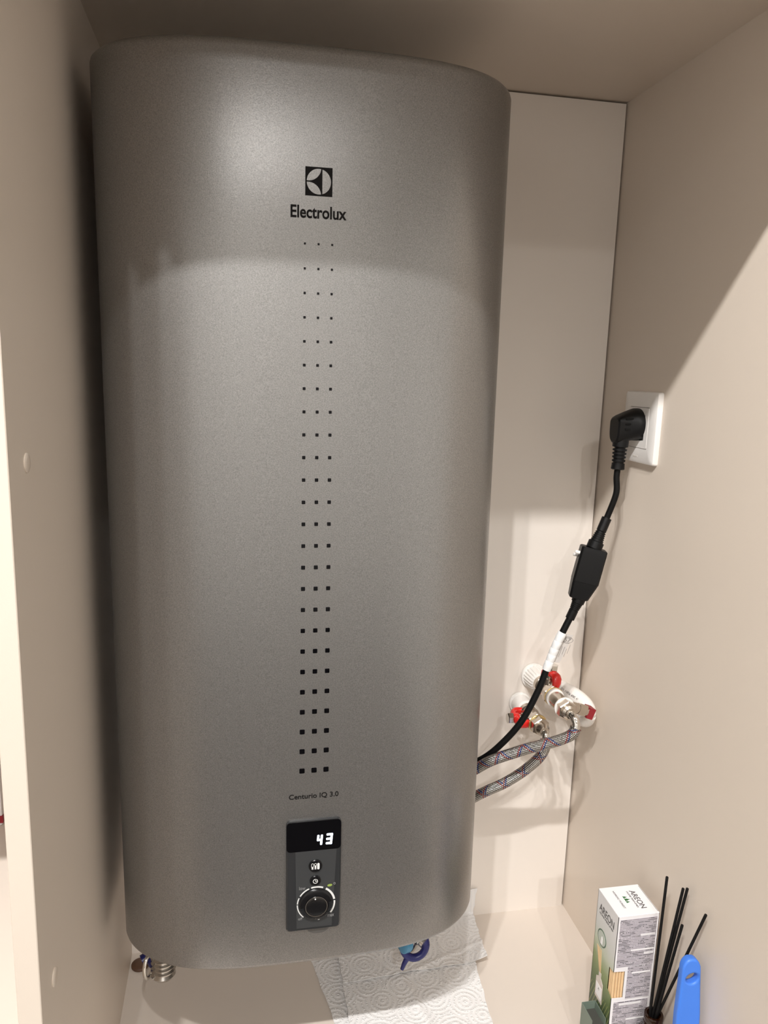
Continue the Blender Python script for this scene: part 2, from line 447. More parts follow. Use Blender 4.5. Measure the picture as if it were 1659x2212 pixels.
# ------------------------------------------------------------------ water heater
HX, YF, ZB, HA, HD, HN, HM, HH = 0.0729, -0.23986, 0.16455, 0.19163, 0.07825, 3.578, 1.688, 0.86
HROOT = Vector((HX+.0022, -.04, ZB))
heater = thing('water_heater', 'tall silver metallic electric water heater with rounded sides hung in the niche', 'water heater', HROOT)
def hplan(shrink=0., n=72):
    """plan outline, root-local x,y, front curve then straight sides to the back"""
    pts = []
    for k in range(-n, n+1):
        t_ = k/n; u_ = math.copysign(1-(1-abs(t_))**2.2, t_)
        yv = 1-max(0, 1-abs(u_)**HN)**(1/HM)
        pts.append(((HA-shrink)*u_, YF+shrink+(HD)*yv - HROOT.y))
    yb = 0
    ys = pts[0][1]
    right = [(HA-shrink, ys+(yb-ys-shrink-.018)*k/5) for k in range(1, 6)]
    rc = [(HA-shrink-.018*(1-math.cos(a)), yb-shrink-.018+.018*math.sin(a)) for a in (PI/8, PI/4, 3*PI/8, PI/2)]
    left = [(-x, y) for x, y in (right+rc)][::-1]
    return pts + right + rc + left
def hbody():
    bm = bmesh.new(); rings = []
    def ring(sh, z):
        return [bm.verts.new((x, y, z)) for x, y in hplan(sh)]
    for sh, z in ((.006, .0), (.0022, .0006), (.0006, .0022), (0, .005), (0, .10), (0, .30), (0, .5), (0, .7), (0, HH-.008), (.0008, HH-.0045), (.003, HH-.0014), (.007, HH)):
        rings.append(ring(sh, z))
    n = len(rings[0])
    for a, b in zip(rings, rings[1:]):
        for k in range(n): bm.faces.new((a[k], a[(k+1) % n], b[(k+1) % n], b[k]))
    bm.faces.new(rings[0][::-1]); bm.faces.new(rings[-1])
    return bm
to_obj('body', hbody(), 'heater', heater, smooth=50)
# wall bracket plate and lower gasket
to_obj('mounting_plate', bx((-.12, 0, .05), (.12, .0395, .09), .002), 'steel', heater)
to_obj('mounting_plate', bx((-.12, 0, .70), (.12, .0395, .74), .002), 'steel', heater)
to_obj('bottom_cover', L((0.0, -.10, .002), (0, 0, -1), [(.07, 0), (.07, .004), (.06, .009)], 48), 'gasket', heater)

FY = YF - HROOT.y          # front plane in root coordinates
def hz(z): return z - ZB
R_, U_ = (1, 0, 0), (0, 0, 1)
def hx(xmm): return (HX - HROOT.x) + xmm/1000
# tilt so that the marks run as photographed: handled by the root rotation below; local x of the column is constant
CX = 0.0005
# square marks, 25 rows of three growing downwards
for i in range(25):
    zc_ = .86715 - i*.020335; half = (.00085 + .0017*i/24)
    bm = bmesh.new(); poly = rrect(-half, half, -half, half, half*.3, 2)
    prism(poly, 'y', -.00035, .0003, bm)
    bmesh.ops.recalc_face_normals(bm, faces=bm.faces)
    me = bpy.data.meshes.new('square_mark'); bm.to_mesh(me); bm.free(); me.materials.append(M['gloss_black'])
    for j in (-1, 0, 1):
        o = bpy.data.objects.new('square_mark', me); COL.objects.link(o); o.parent = heater
        o.location = (CX + j*.01167, FY, hz(zc_))
# emblem
def emblem():
    rr = .448; xb = .128
    sq = [(-.5, -.5), (.5, -.5), (.5, .5), (-.5, .5)]
    a1 = math.acos(xb/rr)
    seg = [(rr*math.cos(a1*k/20), rr*math.sin(a1*k/20)) for k in range(-20, 21)]
    p_top = math.acos(.084/rr); p_left = PI - .055
    arc = [(rr*math.cos(p_top+(p_left-p_top)*k/24), rr*math.sin(p_top+(p_left-p_top)*k/24)) for k in range(25)]
    A = Vector(arc[0]); B = Vector(arc[-1]); d = (B-A).normalized()
    refl = []
    for q in arc[1:-1]:
        v = Vector(q)-A; al = v.dot(d); pe = v-d*al
        refl.append(tuple(A+d*al-pe*.92))
    leaf = arc + refl[::-1]
    leaf2 = [(x, -y) for x, y in leaf]
    return curve_mesh([sq, seg, leaf, leaf2], .0002)
mesh_on(emblem(), 'emblem', 'black', heater, (CX-.0002, FY-.0001, hz(.9174)), R_, U_, .0229, 1)
place_text('Electrolux', 'lettering', 'black', heater, (CX-.0239, FY-.0001, hz(.8877)), R_, U_, .0476, .0103, .0002, .022)
place_text('Centurio IQ 3.0', 'lettering', 'black', heater, (CX-.0242, FY-.0001, hz(.3485)), R_, U_, .0486, .0062, .0002, .014)
# ---- control panel
PX0, PX1, PZ0, PZ1 = CX-.0271, CX+.0274, hz(.2055), hz(.3272)
pm = bmesh.new()
ring_d = [(0, .0), (0, -.0022), (.0012, -.0032)]
rings = []
for inset, yy in ring_d:
    rings.append([pm.verts.new((x, FY+yy, z)) for x, z in rrect(PX0+inset, PX1-inset, PZ0+inset, PZ1-inset, .0045-inset*.5, 6)])
for a, b in zip(rings, rings[1:]):
    n = len(a)
    for k in range(n): pm.faces.new((a[k], a[(k+1) % n], b[(k+1) % n], b[k]))
pm.faces.new(rings[-1]); pm.faces.new(rings[0][::-1])
cp = to_obj('control_panel', pm, 'panel_grey', heater, smooth=25)
PY = FY-.0032
# raised tapering centre console and glossy display window
DZ = hz(.2948)
dw = prism([(x, z) for x, z in rrect(PX0+.0004, PX1-.0004, DZ, PZ1-.0005, .0040, 5)], 'y', PY-.0006, PY+.0004)
to_obj('display_window', dw, 'gloss_black', cp, smooth=25)
con = prism([(PX0+.0105, hz(.209)), (PX1-.0085, hz(.209)), (PX1-.0045, DZ-.0002), (PX0+.009, DZ-.0002)], 'y', PY-.0007, PY+.0004)
to_obj('console', con, mat('console_grey', (.045, .047, .049), .2, vary=.03), cp, smooth=25)
CY = PY-.0007
# seven segment digits: 4 and 3
def seg_digit(ch, x0, z0, w_, h_, parent):
    on = {'4': 'bcfg', '3': 'abcdg'}[ch]; th = .0021; g = .0003; bm = bmesh.new()
    S = {'a': (x0, x0+w_, z0+h_-th, z0+h_), 'd': (x0, x0+w_, z0, z0+th), 'g': (x0, x0+w_, z0+h_/2-th/2, z0+h_/2+th/2),
         'b': (x0+w_-th, x0+w_, z0+h_/2+g, z0+h_), 'c': (x0+w_-th, x0+w_, z0, z0+h_/2-g),
         'f': (x0, x0+th, z0+h_/2+g, z0+h_), 'e': (x0, x0+th, z0, z0+h_/2-g)}
    for s in on:
        a, b, c, d = S[s]; sh = .0006
        f = lambda z: (z-z0)*.08
        prism([(p+f(q), q) for p, q in rrect(a, b, c, d, min(b-a, d-c)*.35, 3)], 'y', PY-.0011, PY-.0005, bm)
    to_obj('digit', bm, 'led', parent, smooth=30)
seg_digit('4', CX+.0026, hz(.3006), .0056, .0108, cp)
seg_digit('3', CX+.0118, hz(.3006), .0062, .0116, cp)
# push buttons
def button(zc, r, name):
    b = to_obj(name, L((CX+.0018, CY+.0003, hz(zc)), (0, -1, 0), [(r, 0), (r, .0011), (r-.0006, .0017), (r*.5, .00185)], 40), 'knob', cp, smooth=35)
    return b
b1 = button(.2782, .0068, 'mode_button'); b2 = button(.2618, .0056, 'timer_button')
BY = CY+.0003-.00195
for k in range(3):
    xa = CX+.0018-.0042+k*.0029; bm = bmesh.new()
    poly = rrect(xa, xa+.0024, hz(.2782)-.0034, hz(.2782)+.0036, .0011, 4)
    if k == 2: prism(poly, 'y', BY, BY+.0003, bm)
    else:
        zt = hz(.2782)+(-.0002 if k == 0 else .0012)
        prism(rrect(xa, xa+.0024, hz(.2782)-.0034, zt, .0008, 3), 'y', BY, BY+.0003, bm)
        inn = rrect(xa+.0004, xa+.0020, hz(.2782)-.0030, hz(.2782)+.0032, .0008, 4)
        o1 = [bm.verts.new((x, BY, z)) for x, z in poly]; i1 = [bm.verts.new((x, BY, z)) for x, z in inn]
        n = len(o1)
        for q in range(n): bm.faces.new((o1[q], o1[(q+1) % n], i1[(q+1) % n], i1[q]))
    to_obj('bar_icon', bm, 'print_white', b1, smooth=None)
bm = bmesh.new(); cxk, czk = CX+.0018, hz(.2618)
def ringseg(bm, cx, cz, r0, r1, a0, a1, y0, y1, n=24, taper=False):
    vs_ = []
    for k in range(n+1):
        t_ = k/n; a = math.radians(a0+(a1-a0)*t_); rr1 = r1
        vs_.append([bm.verts.new((cx+r*math.cos(a), y, cz+r*math.sin(a))) for r, y in ((r0, y0), (rr1, y0), (rr1, y1), (r0, y1))])
    for a, b in zip(vs_, vs_[1:]):
        for q in range(4): bm.faces.new((a[q], a[(q+1) % 4], b[(q+1) % 4], b[q]))
    bm.faces.new(vs_[0]); bm.faces.new(vs_[-1][::-1])
ringseg(bm, cxk, czk, .0019, .0025, 80, 425, BY, BY+.0003)
box(bm, (cxk, BY, czk+.0008), (.0005, .0004, .0018)); box(bm, (cxk+.0006, BY, czk), (.0014, .0004, .0005))
to_obj('clock_icon', bm, 'print_white', b2, smooth=30)
# rotary knob with light ring segments
KX, KZ = CX+.0027, hz(.2357)
for a0, a1, th in ((112, 148, .0011), (68, 105, .0015), (10, 58, .0020), (-38, 4, .0016), (155, 176, .0010), (180, 228, .0010)):
    bm = bmesh.new(); ringseg(bm, KX, KZ, .0186-th/2, .0186+th/2, a0, a1, CY-.0003, CY+.0002)
    to_obj('scale_segment', bm, 'print_white', cp, smooth=30)
kn = to_obj('knob', L((KX, CY+.0002, KZ), (0, -1, 0), [(.0172, 0), (.0172, .0016), (.0166, .0024), (.0150, .0030), (.0108, .0034), (.0104, .0046), (.0098, .0050), (.0085, .0046), (.005, .0040), (.0008, .0038)], 64), 'knob', cp, smooth=35)
bm = bmesh.new(); ringseg(bm, KX, KZ, .0105, .0111, 0, 360, CY-.0051, CY-.0045, 48)
to_obj('chrome_ring', bm, 'chrome', kn, smooth=40)
bm = bmesh.new()
for k in range(40):
    a = math.radians(190+k*4.6)
    box(bm, (KX+.0146*math.cos(a), CY-.0029, KZ+.0146*math.sin(a)), (.0034, .0006, .0004), rot=Matrix.Rotation(-a, 4, 'Y'))
to_obj('grip_ribs', bm, 'panel_grey', kn, smooth=None)
bm = L((KX-.0012, CY-.0050, KZ+.0088), (0, -1, 0), [(.0007, 0), (.0007, .0005)], 16)
to_obj('pointer_dot', bm, 'print_white', kn)
place_text('low', 'lettering', 'print_grey', cp, (CX-.0142, CY-.0003, hz(.2527)), R_, U_, .0062, .0036)
place_text('off', 'lettering', 'print_grey', cp, (CX-.0150, CY-.0003, hz(.2190)), R_, U_, .0042, .0028)
place_text('max', 'lettering', 'print_grey', cp, (CX+.0145, CY-.0003, hz(.2195)), R_, U_, .0065, .0026)
place_text('o', 'lettering', 'print_grey', cp, (CX+.0200, CY-.0003, hz(.2552)), R_, U_, .0022, .0024)
bm = bmesh.new()
prism([(CX+.0140+.0024*(1+math.cos(a))+.0004*math.sin(a), hz(.2548)+.0013*math.sin(a)) for a in [2*PI*k/16 for k in range(16)]], 'y', CY-.0003, CY, bm)
to_obj('leaf_icon', bm, 'print_green', cp, smooth=None)
bm = bmesh.new(); ringseg(bm, CX+.0055, hz(.2183), .0005, .0013, 130, 400, CY-.0003, CY, 16)
to_obj('power_icon', bm, 'print_white', cp, smooth=None)
nshade = prism([(CX+.0055+.0115*math.cos(a), hz(.2060)-.0075*math.sin(a)) for a in [PI*k/20 for k in range(21)]], 'y', FY-.0003, FY+.0002)  # flat dark patch, shade below the control panel put in as colour
to_obj('notch_shade', nshade, mat('notch_shade_grey', (.13, .125, .12), .5, metal=.5, vary=.08, scale=900), heater, smooth=None)
heater.rotation_euler = (0, -0.0046, 0)

# ---- fittings under the heater
def fitting(x, name, label, cat):
    return thing(name, label, cat, (x, -.115, ZB))
t = fitting(.209, 'safety_valve', 'blue-levered safety valve hanging under the heater above the paper towel', 'valve')
to_obj('inlet_pipe', L((0, 0, 0), (0, 0, -1), [(.0095, -.004), (.0095, .05)], 28), 'steel', t)
to_obj('union_nut', L((0, 0, -.045), (0, 0, -1), [(.0155, 0), (.0155, .016), (.0140, .018)], 6), 'nickel', t, smooth=20)
vb = to_obj('valve_body', L((0, 0, -.06), (0, 0, -1), [(.0125, 0), (.0125, .03), (.010, .042), (.008, .046)], 32), 'nickel', t)
side = to_obj('side_spout', L((-.006, -.002, -.082), (-1, -.12, -.02), [(.0095, 0), (.0095, .018), (.0075, .022), (.0075, .030), (.004, .032)], 28), 'nickel', t)
to_obj('teal_cap', L((-.004, -.012, -.086), (-.9, -.35, .15), [(.0105, 0), (.0115, .002), (.0115, .009), (.0095, .0105)], 28), 'teal', t)
# dark blue lever ring around the hose end
lv = to_obj('lever', tube([Vector((.0145*math.cos(a)+.004, -.012+.003*math.sin(a), -.092+.0145*math.sin(a))) for a in [2*PI*k/40 for k in range(41)]], .0046, 14), 'blue_valve', t)
to_obj('lever_tab', tube(spline([(-.004, -.014, -.104), (-.009, -.016, -.112), (-.012, -.017, -.119)], 5), lambda s: .0036-.0014*s, 12), 'blue_valve', t)
to_obj('hose_socket', L((.004, -.004, -.080), (.45, -.5, -.25), [(.0085, 0), (.0085, .012), (.007, .013), (.007, .018)], 28), 'steel', t)

t = fitting(-.0855, 'outlet_fitting', 'steel pipe union with blue collar hanging under the heater by the side board', 'fitting')
to_obj('outlet_pipe', L((0, 0, 0), (0, 0, -1), [(.0095, -.004), (.0095, .055)], 28), 'steel', t)
to_obj('blue_collar', L((0, .006, -.074), (0, .25, -1), [(.017, 0), (.0185, .002), (.0185, .011), (.016, .013)], 32), 'blue_valve', t)
rb = [(.0140, 0)]
for k in range(6): rb += [(.0140, .001+k*.005), (.0118, .0030+k*.005), (.0118, .0042+k*.005)]
to_obj('ribbed_nut', L((.002, -.006, -.060), (0, -.1, -1), rb + [(.0140, .032), (.011, .036)], 32), 'steel', t, smooth=20)
to_obj('steel_ring', tube([Vector((-.0140+.004*math.cos(a), -.010+.012*math.cos(a)*.6, -.080+.0140*math.sin(a))) for a in [2*PI*k/28 for k in range(29)]], .0022, 10), 'chrome', t)
to_obj('blue_lever', tube(spline([(-.010, .004, -.075), (-.017, .002, -.078), (-.0225, 0, -.080)], 4), .0062, 14), 'blue_valve', t)

# brown plug lying on the niche floor
t = to_obj('floor_plug', L((0, 0, 0), (0, 0, 1), [(.0105, 0), (.0112, .001), (.0112, .003), (.0098, .0042), (.004, .0045)], 32), 'brown')
t.location = (-.1225, -.0235, 0); tag(t, 'small brown round plug lying on the floor by the side board', 'plug')

# ------------------------------------------------------------------ socket and power cord
sk = thing('wall_socket', 'white square wall socket on the beige side wall', 'socket', (XR, -.1035, .7063))
bm = bmesh.new(); rings = []
for ins, d_ in ((0, 0), (0, .003), (.0010, .0058), (.0040, .0072)):
    rings.append([bm.verts.new((-d_, y, z)) for y, z in rrect(-.0368+ins, .0368-ins, -.0413+ins, .0413-ins, .003, 5)])
for a, b in zip(rings, rings[1:]):
    n = len(a)
    for k in range(n): bm.faces.new((a[k], a[(k+1) % n], b[(k+1) % n], b[k]))
hole = [bm.verts.new((-.0070, y, z)) for y, z in rrect(-.0216, .0216, -.0236, .0236, .001, 5)]
hb = [bm.verts.new((-.002, y, z)) for y, z in rrect(-.0216, .0216, -.0236, .0236, .001, 5)]
n = len(hole)
for k in range(n):
    bm.faces.new((rings[-1][k], rings[-1][(k+1) % n], hole[(k+1) % n], hole[k])); bm.faces.new((hole[k], hole[(k+1) % n], hb[(k+1) % n], hb[k]))
bm.faces.new(hb); bm.faces.new(rings[0][::-1])
to_obj('plate', bm, 'white', sk, smooth=30)
bm = bmesh.new(); q = rrect(-.0211, .0211, -.0231, .0231, .001, 7); n = len(q)
fr = [bm.verts.new((-.0074, y, z)) for y, z in q]; bk = [bm.verts.new((-.003, y, z)) for y, z in q]
circ = []
for y, z in q:
    a = math.atan2(z, y); circ.append(a)
c1 = [bm.verts.new((-.0074, .0198*math.cos(a), .0198*math.sin(a))) for a in circ]
c2 = [bm.verts.new((-.0035, .0192*math.cos(a), .0192*math.sin(a))) for a in circ]
for k in range(n):
    j = (k+1) % n
    bm.faces.new((bk[k], bk[j], fr[j], fr[k])); bm.faces.new((fr[k], fr[j], c1[j], c1[k])); bm.faces.new((c1[k], c1[j], c2[j], c2[k]))
bm.faces.new(c2)
to_obj('insert', bm, 'white', sk, smooth=30)
to_obj('maker_mark', bx((-.0074, -.004, -.0340), (-.0070, .006, -.0326)), mat('pale_socket_print', (.62, .58, .54), .4, vary=0), sk, smooth=None)

cord = thing('power_cord', 'black power cord with angled plug and in-line breaker box', 'power cord', (.44, -.105, .70))
CO = Vector(cord.location)
def cobj(name, bm, m, smooth=40): return to_obj(name, bm, m, cord, smooth, off=CO)
# plug: round face against the socket, tapered body, ribbed neck
PC = Vector((XR-.0075, -.1015, .7095))
bm = bmesh.new()
NP = 40
def plug_ring(x, ry, rz0, rz1, zc=0, p=2.0):
    out = []
    for k in range(NP):
        a = 2*PI*k/NP; c, s = math.cos(a), math.sin(a)
        yy = ry*math.copysign(abs(c)**(2/p), c); zz = (rz1 if s > 0 else rz0)*math.copysign(abs(s)**(2/p), s)
        out.append(bm.verts.new((x, PC.y+yy, PC.z+zc+zz)))
    return out
rings = [plug_ring(PC.x+.006, .0185, .0185, .0185), plug_ring(PC.x-.002, .0188, .0188, .0188), plug_ring(PC.x-.006, .0185, .0186, .0186),
         plug_ring(PC.x-.008, .0170, .0185, .0178, 0, 2.2), plug_ring(PC.x-.016, .0140, .0200, .0145, 0, 2.6), plug_ring(PC.x-.024, .0125, .0220, .0108, 0, 3.0),
         plug_ring(PC.x-.0275, .0118, .0220, .0085, 0, 3.2), plug_ring(PC.x-.029, .0100, .0200, .0065, 0, 3.2)]
for a, b in zip(rings, rings[1:]):
    for k in range(NP): bm.faces.new((a[k], a[(k+1) % NP], b[(k+1) % NP], b[k]))
bm.faces.new(rings[0][::-1]); bm.faces.new(rings[-1])
pl = cobj('plug', bm, 'plug', 35)
for s in (-.006, 0, .006):
    to_obj('grip_groove', bx((PC.x-.022, PC.y-.0142, PC.z+s-.0012+.001), (PC.x-.012, PC.y-.0128, PC.z+s+.001+.001), .0004, 1), 'rubber', pl, smooth=30, off=CO)
NK = Vector((PC.x-.0195, PC.y-.001, PC.z-.020)); ND = Vector((-.05, -.03, -1)).normalized()
prof = [(.0092, -.006), (.0090, .006)]
for k in range(5): prof += [(.0062, .0068+k*.0042), (.0062, .0082+k*.0042), (.0082-.0002*k, .0084+k*.0042), (.0082-.0002*k, .0106+k*.0042)]
prof += [(.0078, .032), (.0066, .0328)]
cobj('strain_relief', L(NK, ND, prof, 28), 'plug', 20)
neck_end = NK + ND*.030
# in-line breaker
BT, BB = Vector((.4187, -.103, .5630)), Vector((.4055, -.103, .5010))
BL = (BB-BT).normalized()
BW = (Vector((.93, -.30, 0)) - BL*Vector((.93, -.30, 0)).dot(BL)).normalized(); BD = BL.cross(BW)
S0, E0 = Vector((.4335, -.1005, .5985)), Vector((.3958, -.1015, .4755))
SD, ED = (BT+BL*.001-S0), (BB-BL*.001-E0)
cs = spline([neck_end, neck_end+ND*.012, (.4405, -.1045, .628), S0, S0+SD*.3], 10)
cobj('cable', tube(cs, .0036, 18), 'rubber')
def ribbed(o, d, r0, r1, length, ribs, collar):
    p = [(r0, 0), (r0, length*.42)]
    for k in range(ribs):
        a = length*(.44+.30*k/ribs); w_ = length*.30/ribs; r = r0+(r1-r0)*(k+1)/ribs
        p += [(r-.0009, a), (r-.0009, a+w_*.35), (r, a+w_*.4), (r, a+w_*.95)]
    p += [(r1, length*.76), (collar, length*.78), (collar, length*.99), (collar-.001, length)]
    return L(o, d, p, 28)
cobj('upper_strain_relief', ribbed(S0, SD, .0058, .0075, SD.length, 5, .0092), 'plug', 20)
cobj('lower_strain_relief', ribbed(E0, ED, .0055, .0066, ED.length, 4, .0078), 'plug', 20)
# breaker housing: chamfered box, tapering towards the lower end
bm = bmesh.new(); LEN = (BB-BT).length
sec = [(0, -.0138, .0142, .0095), (.0012, -.0150, .0154, .0105), (.006, -.0150, .0156, .0110), (.042, -.0150, .0156, .0110), (.0425, -.0148, .0152, .0106), (.046, -.0146, .0142, .0104), (LEN-.0015, -.0134, .0092, .0090), (LEN, -.0124, .0082, .0080)]
rings = []
for s, w0, w1, dd in sec:
    c = .0022; pts = [(w1-c, dd), (w0+c, dd), (w0, dd-c), (w0, -dd+c), (w0+c, -dd), (w1-c, -dd), (w1, -dd+c), (w1, dd-c)]
    rings.append([bm.verts.new(BT+BL*s+BW*a+BD*b) for a, b in pts])
for a, b in zip(rings, rings[1:]):
    for k in range(8): bm.faces.new((a[k], a[(k+1) % 8], b[(k+1) % 8], b[k]))
bm.faces.new(rings[0][::-1]); bm.faces.new(rings[-1])
br = cobj('breaker_box', bm, 'plug', 25)
for s, dd in ((.009, .005), (.0135, -.004)):
    to_obj('test_button', L(BT+BL*s-BW*.0138+BD*dd, -BW, [(.0022, 0), (.0022, .0062), (.0016, .0068)], 16), 'white', br, off=CO)
for s in (.024, .029):
    b_ = bmesh.new(); box(b_, BT+BL*s+BW*.0146-BD*.004, (.0016, .004, .0014), .0003, 1); to_obj('side_mark', b_, 'print_grey', br, off=CO)
pts = [E0+ED*.2, (.386, -.102, .4551), (.3804, -.101, .4403), (.3725, -.1, .4148), (.3612, -.1, .3813), (.3436, -.098, .3432), (.3215, -.09, .3099), (.3028, -.078, .2862), (.286, -.050, .262), (.262, -.022, .240), (.22, -.018, .220), (.18, -.020, .20)]
cpath = spline(pts, 12)
cobj('lower_cable', tube(cpath, .0040, 18), 'rubber')
# white labels wrapped around the cable
def sub(path, a, b):
    return [p for p in path if b <= p.z <= a]
for a, b in ((.4595, .4470), (.4480, .4390), (.4400, .4310), (.4320, .4230), (.4240, .4125)):
    seg = sub(cpath, a, b)
    A_ = seg[0]; B_ = seg[-1]
    ax = (B_-A_).normalized(); ln = (a-b)/abs(ax.z)
    to_obj('label_wrap', L(A_, ax, [(.0050, 0), (.0054, .0006), (.0053+.0003*random.random(), ln*.6), (.0050, ln)], 20), 'sticker', cord, 40, off=CO)
# flag of the label sticking out
la, lb = Vector((.3862, -.1000, .4570)), Vector((.3745, -.1000, .4215))
fw = Vector((.0150, -.003, -.0022))
bm = bmesh.new(); nrm_ = (lb-la).cross(fw).normalized()*.00015
grid = []
for i in range(7):
    row = []
    for j in range(5):
        s, t_ = i/6, j/4
        p = la.lerp(lb, s) + fw*t_*(1-.20*s)
        row.append((bm.verts.new(p+nrm_), bm.verts.new(p-nrm_)))
    grid.append(row)
for i in range(6):
    for j in range(4):
        bm.faces.new([grid[i][j][0], grid[i][j+1][0], grid[i+1][j+1][0], grid[i+1][j][0]]); bm.faces.new([grid[i][j][1], grid[i+1][j][1], grid[i+1][j+1][1], grid[i][j+1][1]])
M['flag'] = mat('label_flag_film', (.60, .56, .53), .35, vary=.03, alpha=.85)
fl = cobj('label_flag', bm, 'flag', None)
fl['label'] = 'translucent paper flag of the cable label'
fr_, fu_ = fw.normalized(), (la-lb).normalized()
fn = fr_.cross(fu_).normalized()
if fn.y > 0: fn = -fn
fo = la - CO + fn*.0005
bm = bmesh.new()
def flatring(bm, c, r0x, r0z, k, nseg=28):
    a_ = []
    for i in range(nseg):
        a = 2*PI*i/nseg
        a_.append((bm.verts.new(c+fr_*r0x*math.cos(a)+fu_*r0z*math.sin(a)), bm.verts.new(c+fr_*(r0x-k)*math.cos(a)+fu_*(r0z-k)*math.sin(a))))
    for i in range(nseg):
        j = (i+1) % nseg; bm.faces.new((a_[i][0], a_[j][0], a_[j][1], a_[i][1]))
flatring(bm, fo+fr_*.011-fu_*.007, .0068, .0042, .0006)
M['faint'] = mat('faint_grey_ink', (.22, .20, .19), .6, vary=0)
to_obj('emblem_ring', bm, 'faint', fl, smooth=None)
place_text('57', 'lettering', 'faint', fl, fo+fr_*.0072-fu_*.0095, fr_, fu_, .0075, .005, .0001)
for k, (x_, s0, s1) in enumerate(((.005, .015, .028), (.008, .016, .030), (.011, .016, .026), (.014, .018, .029), (.0165, .012, .024))):
    b_ = bmesh.new(); box(b_, (0, 0, 0), (.0004, .0001, s1-s0))
    mtx = Matrix(((fr_.x, fn.x, fu_.x, 0), (fr_.y, fn.y, fu_.y, 0), (fr_.z, fn.z, fu_.z, 0), (0, 0, 0, 1)))
    bmesh.ops.transform(b_, matrix=mtx, verts=b_.verts); bmesh.ops.translate(b_, verts=b_.verts, vec=fo+fr_*x_-fu_*(s0+s1)/2)
    to_obj('text_line', b_, 'faint', fl, smooth=None)

# ------------------------------------------------------------------ valves on the back panel
def bolt_hex(o, ax, r, a, b): return L(o, ax, [(r*.93, a), (r, a+.0008), (r, b-.0008), (r*.93, b)], 6, PI/6)
def nut_part(name, o, ax, r, a, b, m, parent): return to_obj(name, bolt_hex(o, ax, r, a, b), m, parent, smooth=15)
def butterfly(parent, c, up, side, m):
    """two-winged handle: hub around the stem, wings bent back towards the body"""
    up = Vector(up).normalized(); side = Vector(side).normalized(); c = Vector(c); fwd = up.cross(side)
    bm = bmesh.new()
    lathe(bm, c - up*.001, up, [(.0062, 0), (.0066, .001), (.0066, .0062), (.0058, .0072)], 24)
    for s in (-1, 1):
        prof = [(.000, .0032, .0064), (.0070, .0032, .0062), (.0108, .0024, .0064), (.0138, -.0006, .0066), (.0148, -.0060, .0062), (.0146, -.0110, .0054)]
        th = [.0036, .0036, .0040, .0038, .0032, .0024]; rings = []
        for i, (a, h, wd) in enumerate(prof):
            p = c + side*s*a + up*h
            nx = prof[min(i+1, 5)]; pv = prof[max(i-1, 0)]
            tv = (side*s*(nx[0]-pv[0]) + up*(nx[1]-pv[1])).normalized(); nv = tv.cross(fwd).normalized()
            rings.append([bm.verts.new(p + fwd*wd*math.cos(q) + nv*th[i]*math.sin(q)) for q in [2*PI*k/14 for k in range(14)]])
        for a, b in zip(rings, rings[1:]):
            for k in range(14): bm.faces.new((a[k], a[(k+1) % 14], b[(k+1) % 14], b[k]))
        bm.faces.new(rings[0][::-1]); bm.faces.new(rings[-1])
    return to_obj('handle', bm, m, parent, smooth=50)
NY = (0, -1, 0)
V1 = (.3975, 0, .3611)
v1 = thing('ball_valve', 'upper nickel ball valve with red butterfly handle on a white ribbed socket', 'valve', V1)
O0 = (0, 0, 0)
kn_ = lambda k, t_: 1.0 + (.035 if k % 4 < 2 else -.03) * (1 if .004 < t_ < .025 else 0)
to_obj('pipe_socket', L((0, -.0008, 0), NY, [(.0175, 0), (.0175, .003), (.0150, .0042), (.0150, .008), (.0146, .014), (.0140, .020), (.0135, .0248), (.0118, .028), (.0100, .0290)], 88, 0, kn_), 'pipe', v1, smooth=25)
to_obj('body', L((0, -.027, 0), NY, [(.0095, 0), (.0115, .002), (.0115, .009), (.0100, .0105), (.0105, .013), (.0118, .018), (.0105, .024), (.0092, .027), (.0110, .0285), (.0110, .036), (.0095, .0375)], 36), 'nickel', v1, smooth=25)
nut_part('hex_collar', (0, -.0585, 0), NY, .0130, 0, .0095, 'nickel', v1)
to_obj('brass_ring', L((0, -.068, 0), NY, [(.0112, 0), (.0124, .0006), (.0124, .0020), (.0112, .0026)], 32), 'brass', v1)
to_obj('seal_ring', L((0, -.0705, 0), NY, [(.0108, 0), (.0118, .0006), (.0118, .0044), (.0100, .0052)], 32), 'white', v1)
to_obj('adaptor', L((0, -.0752, 0), NY, [(.0098, 0), (.0098, .012), (.0082, .016), (.0078, .022), (.0085, .026)], 32), 'nickel', v1)
to_obj('stem', L((.001, -.049, .008), (.10, 0, 1), [(.0070, 0), (.0070, .008), (.0050, .009), (.0050, .026)], 24), 'nickel', v1)
butterfly(v1, (.0042, -.049, .0205), (.10, 0, 1), (.12, -1, 0), 'red')
nut_part('stem_nut', (.0042, -.049, .0205), (.10, 0, 1), .0072, .0068, .0140, 'chrome', v1)
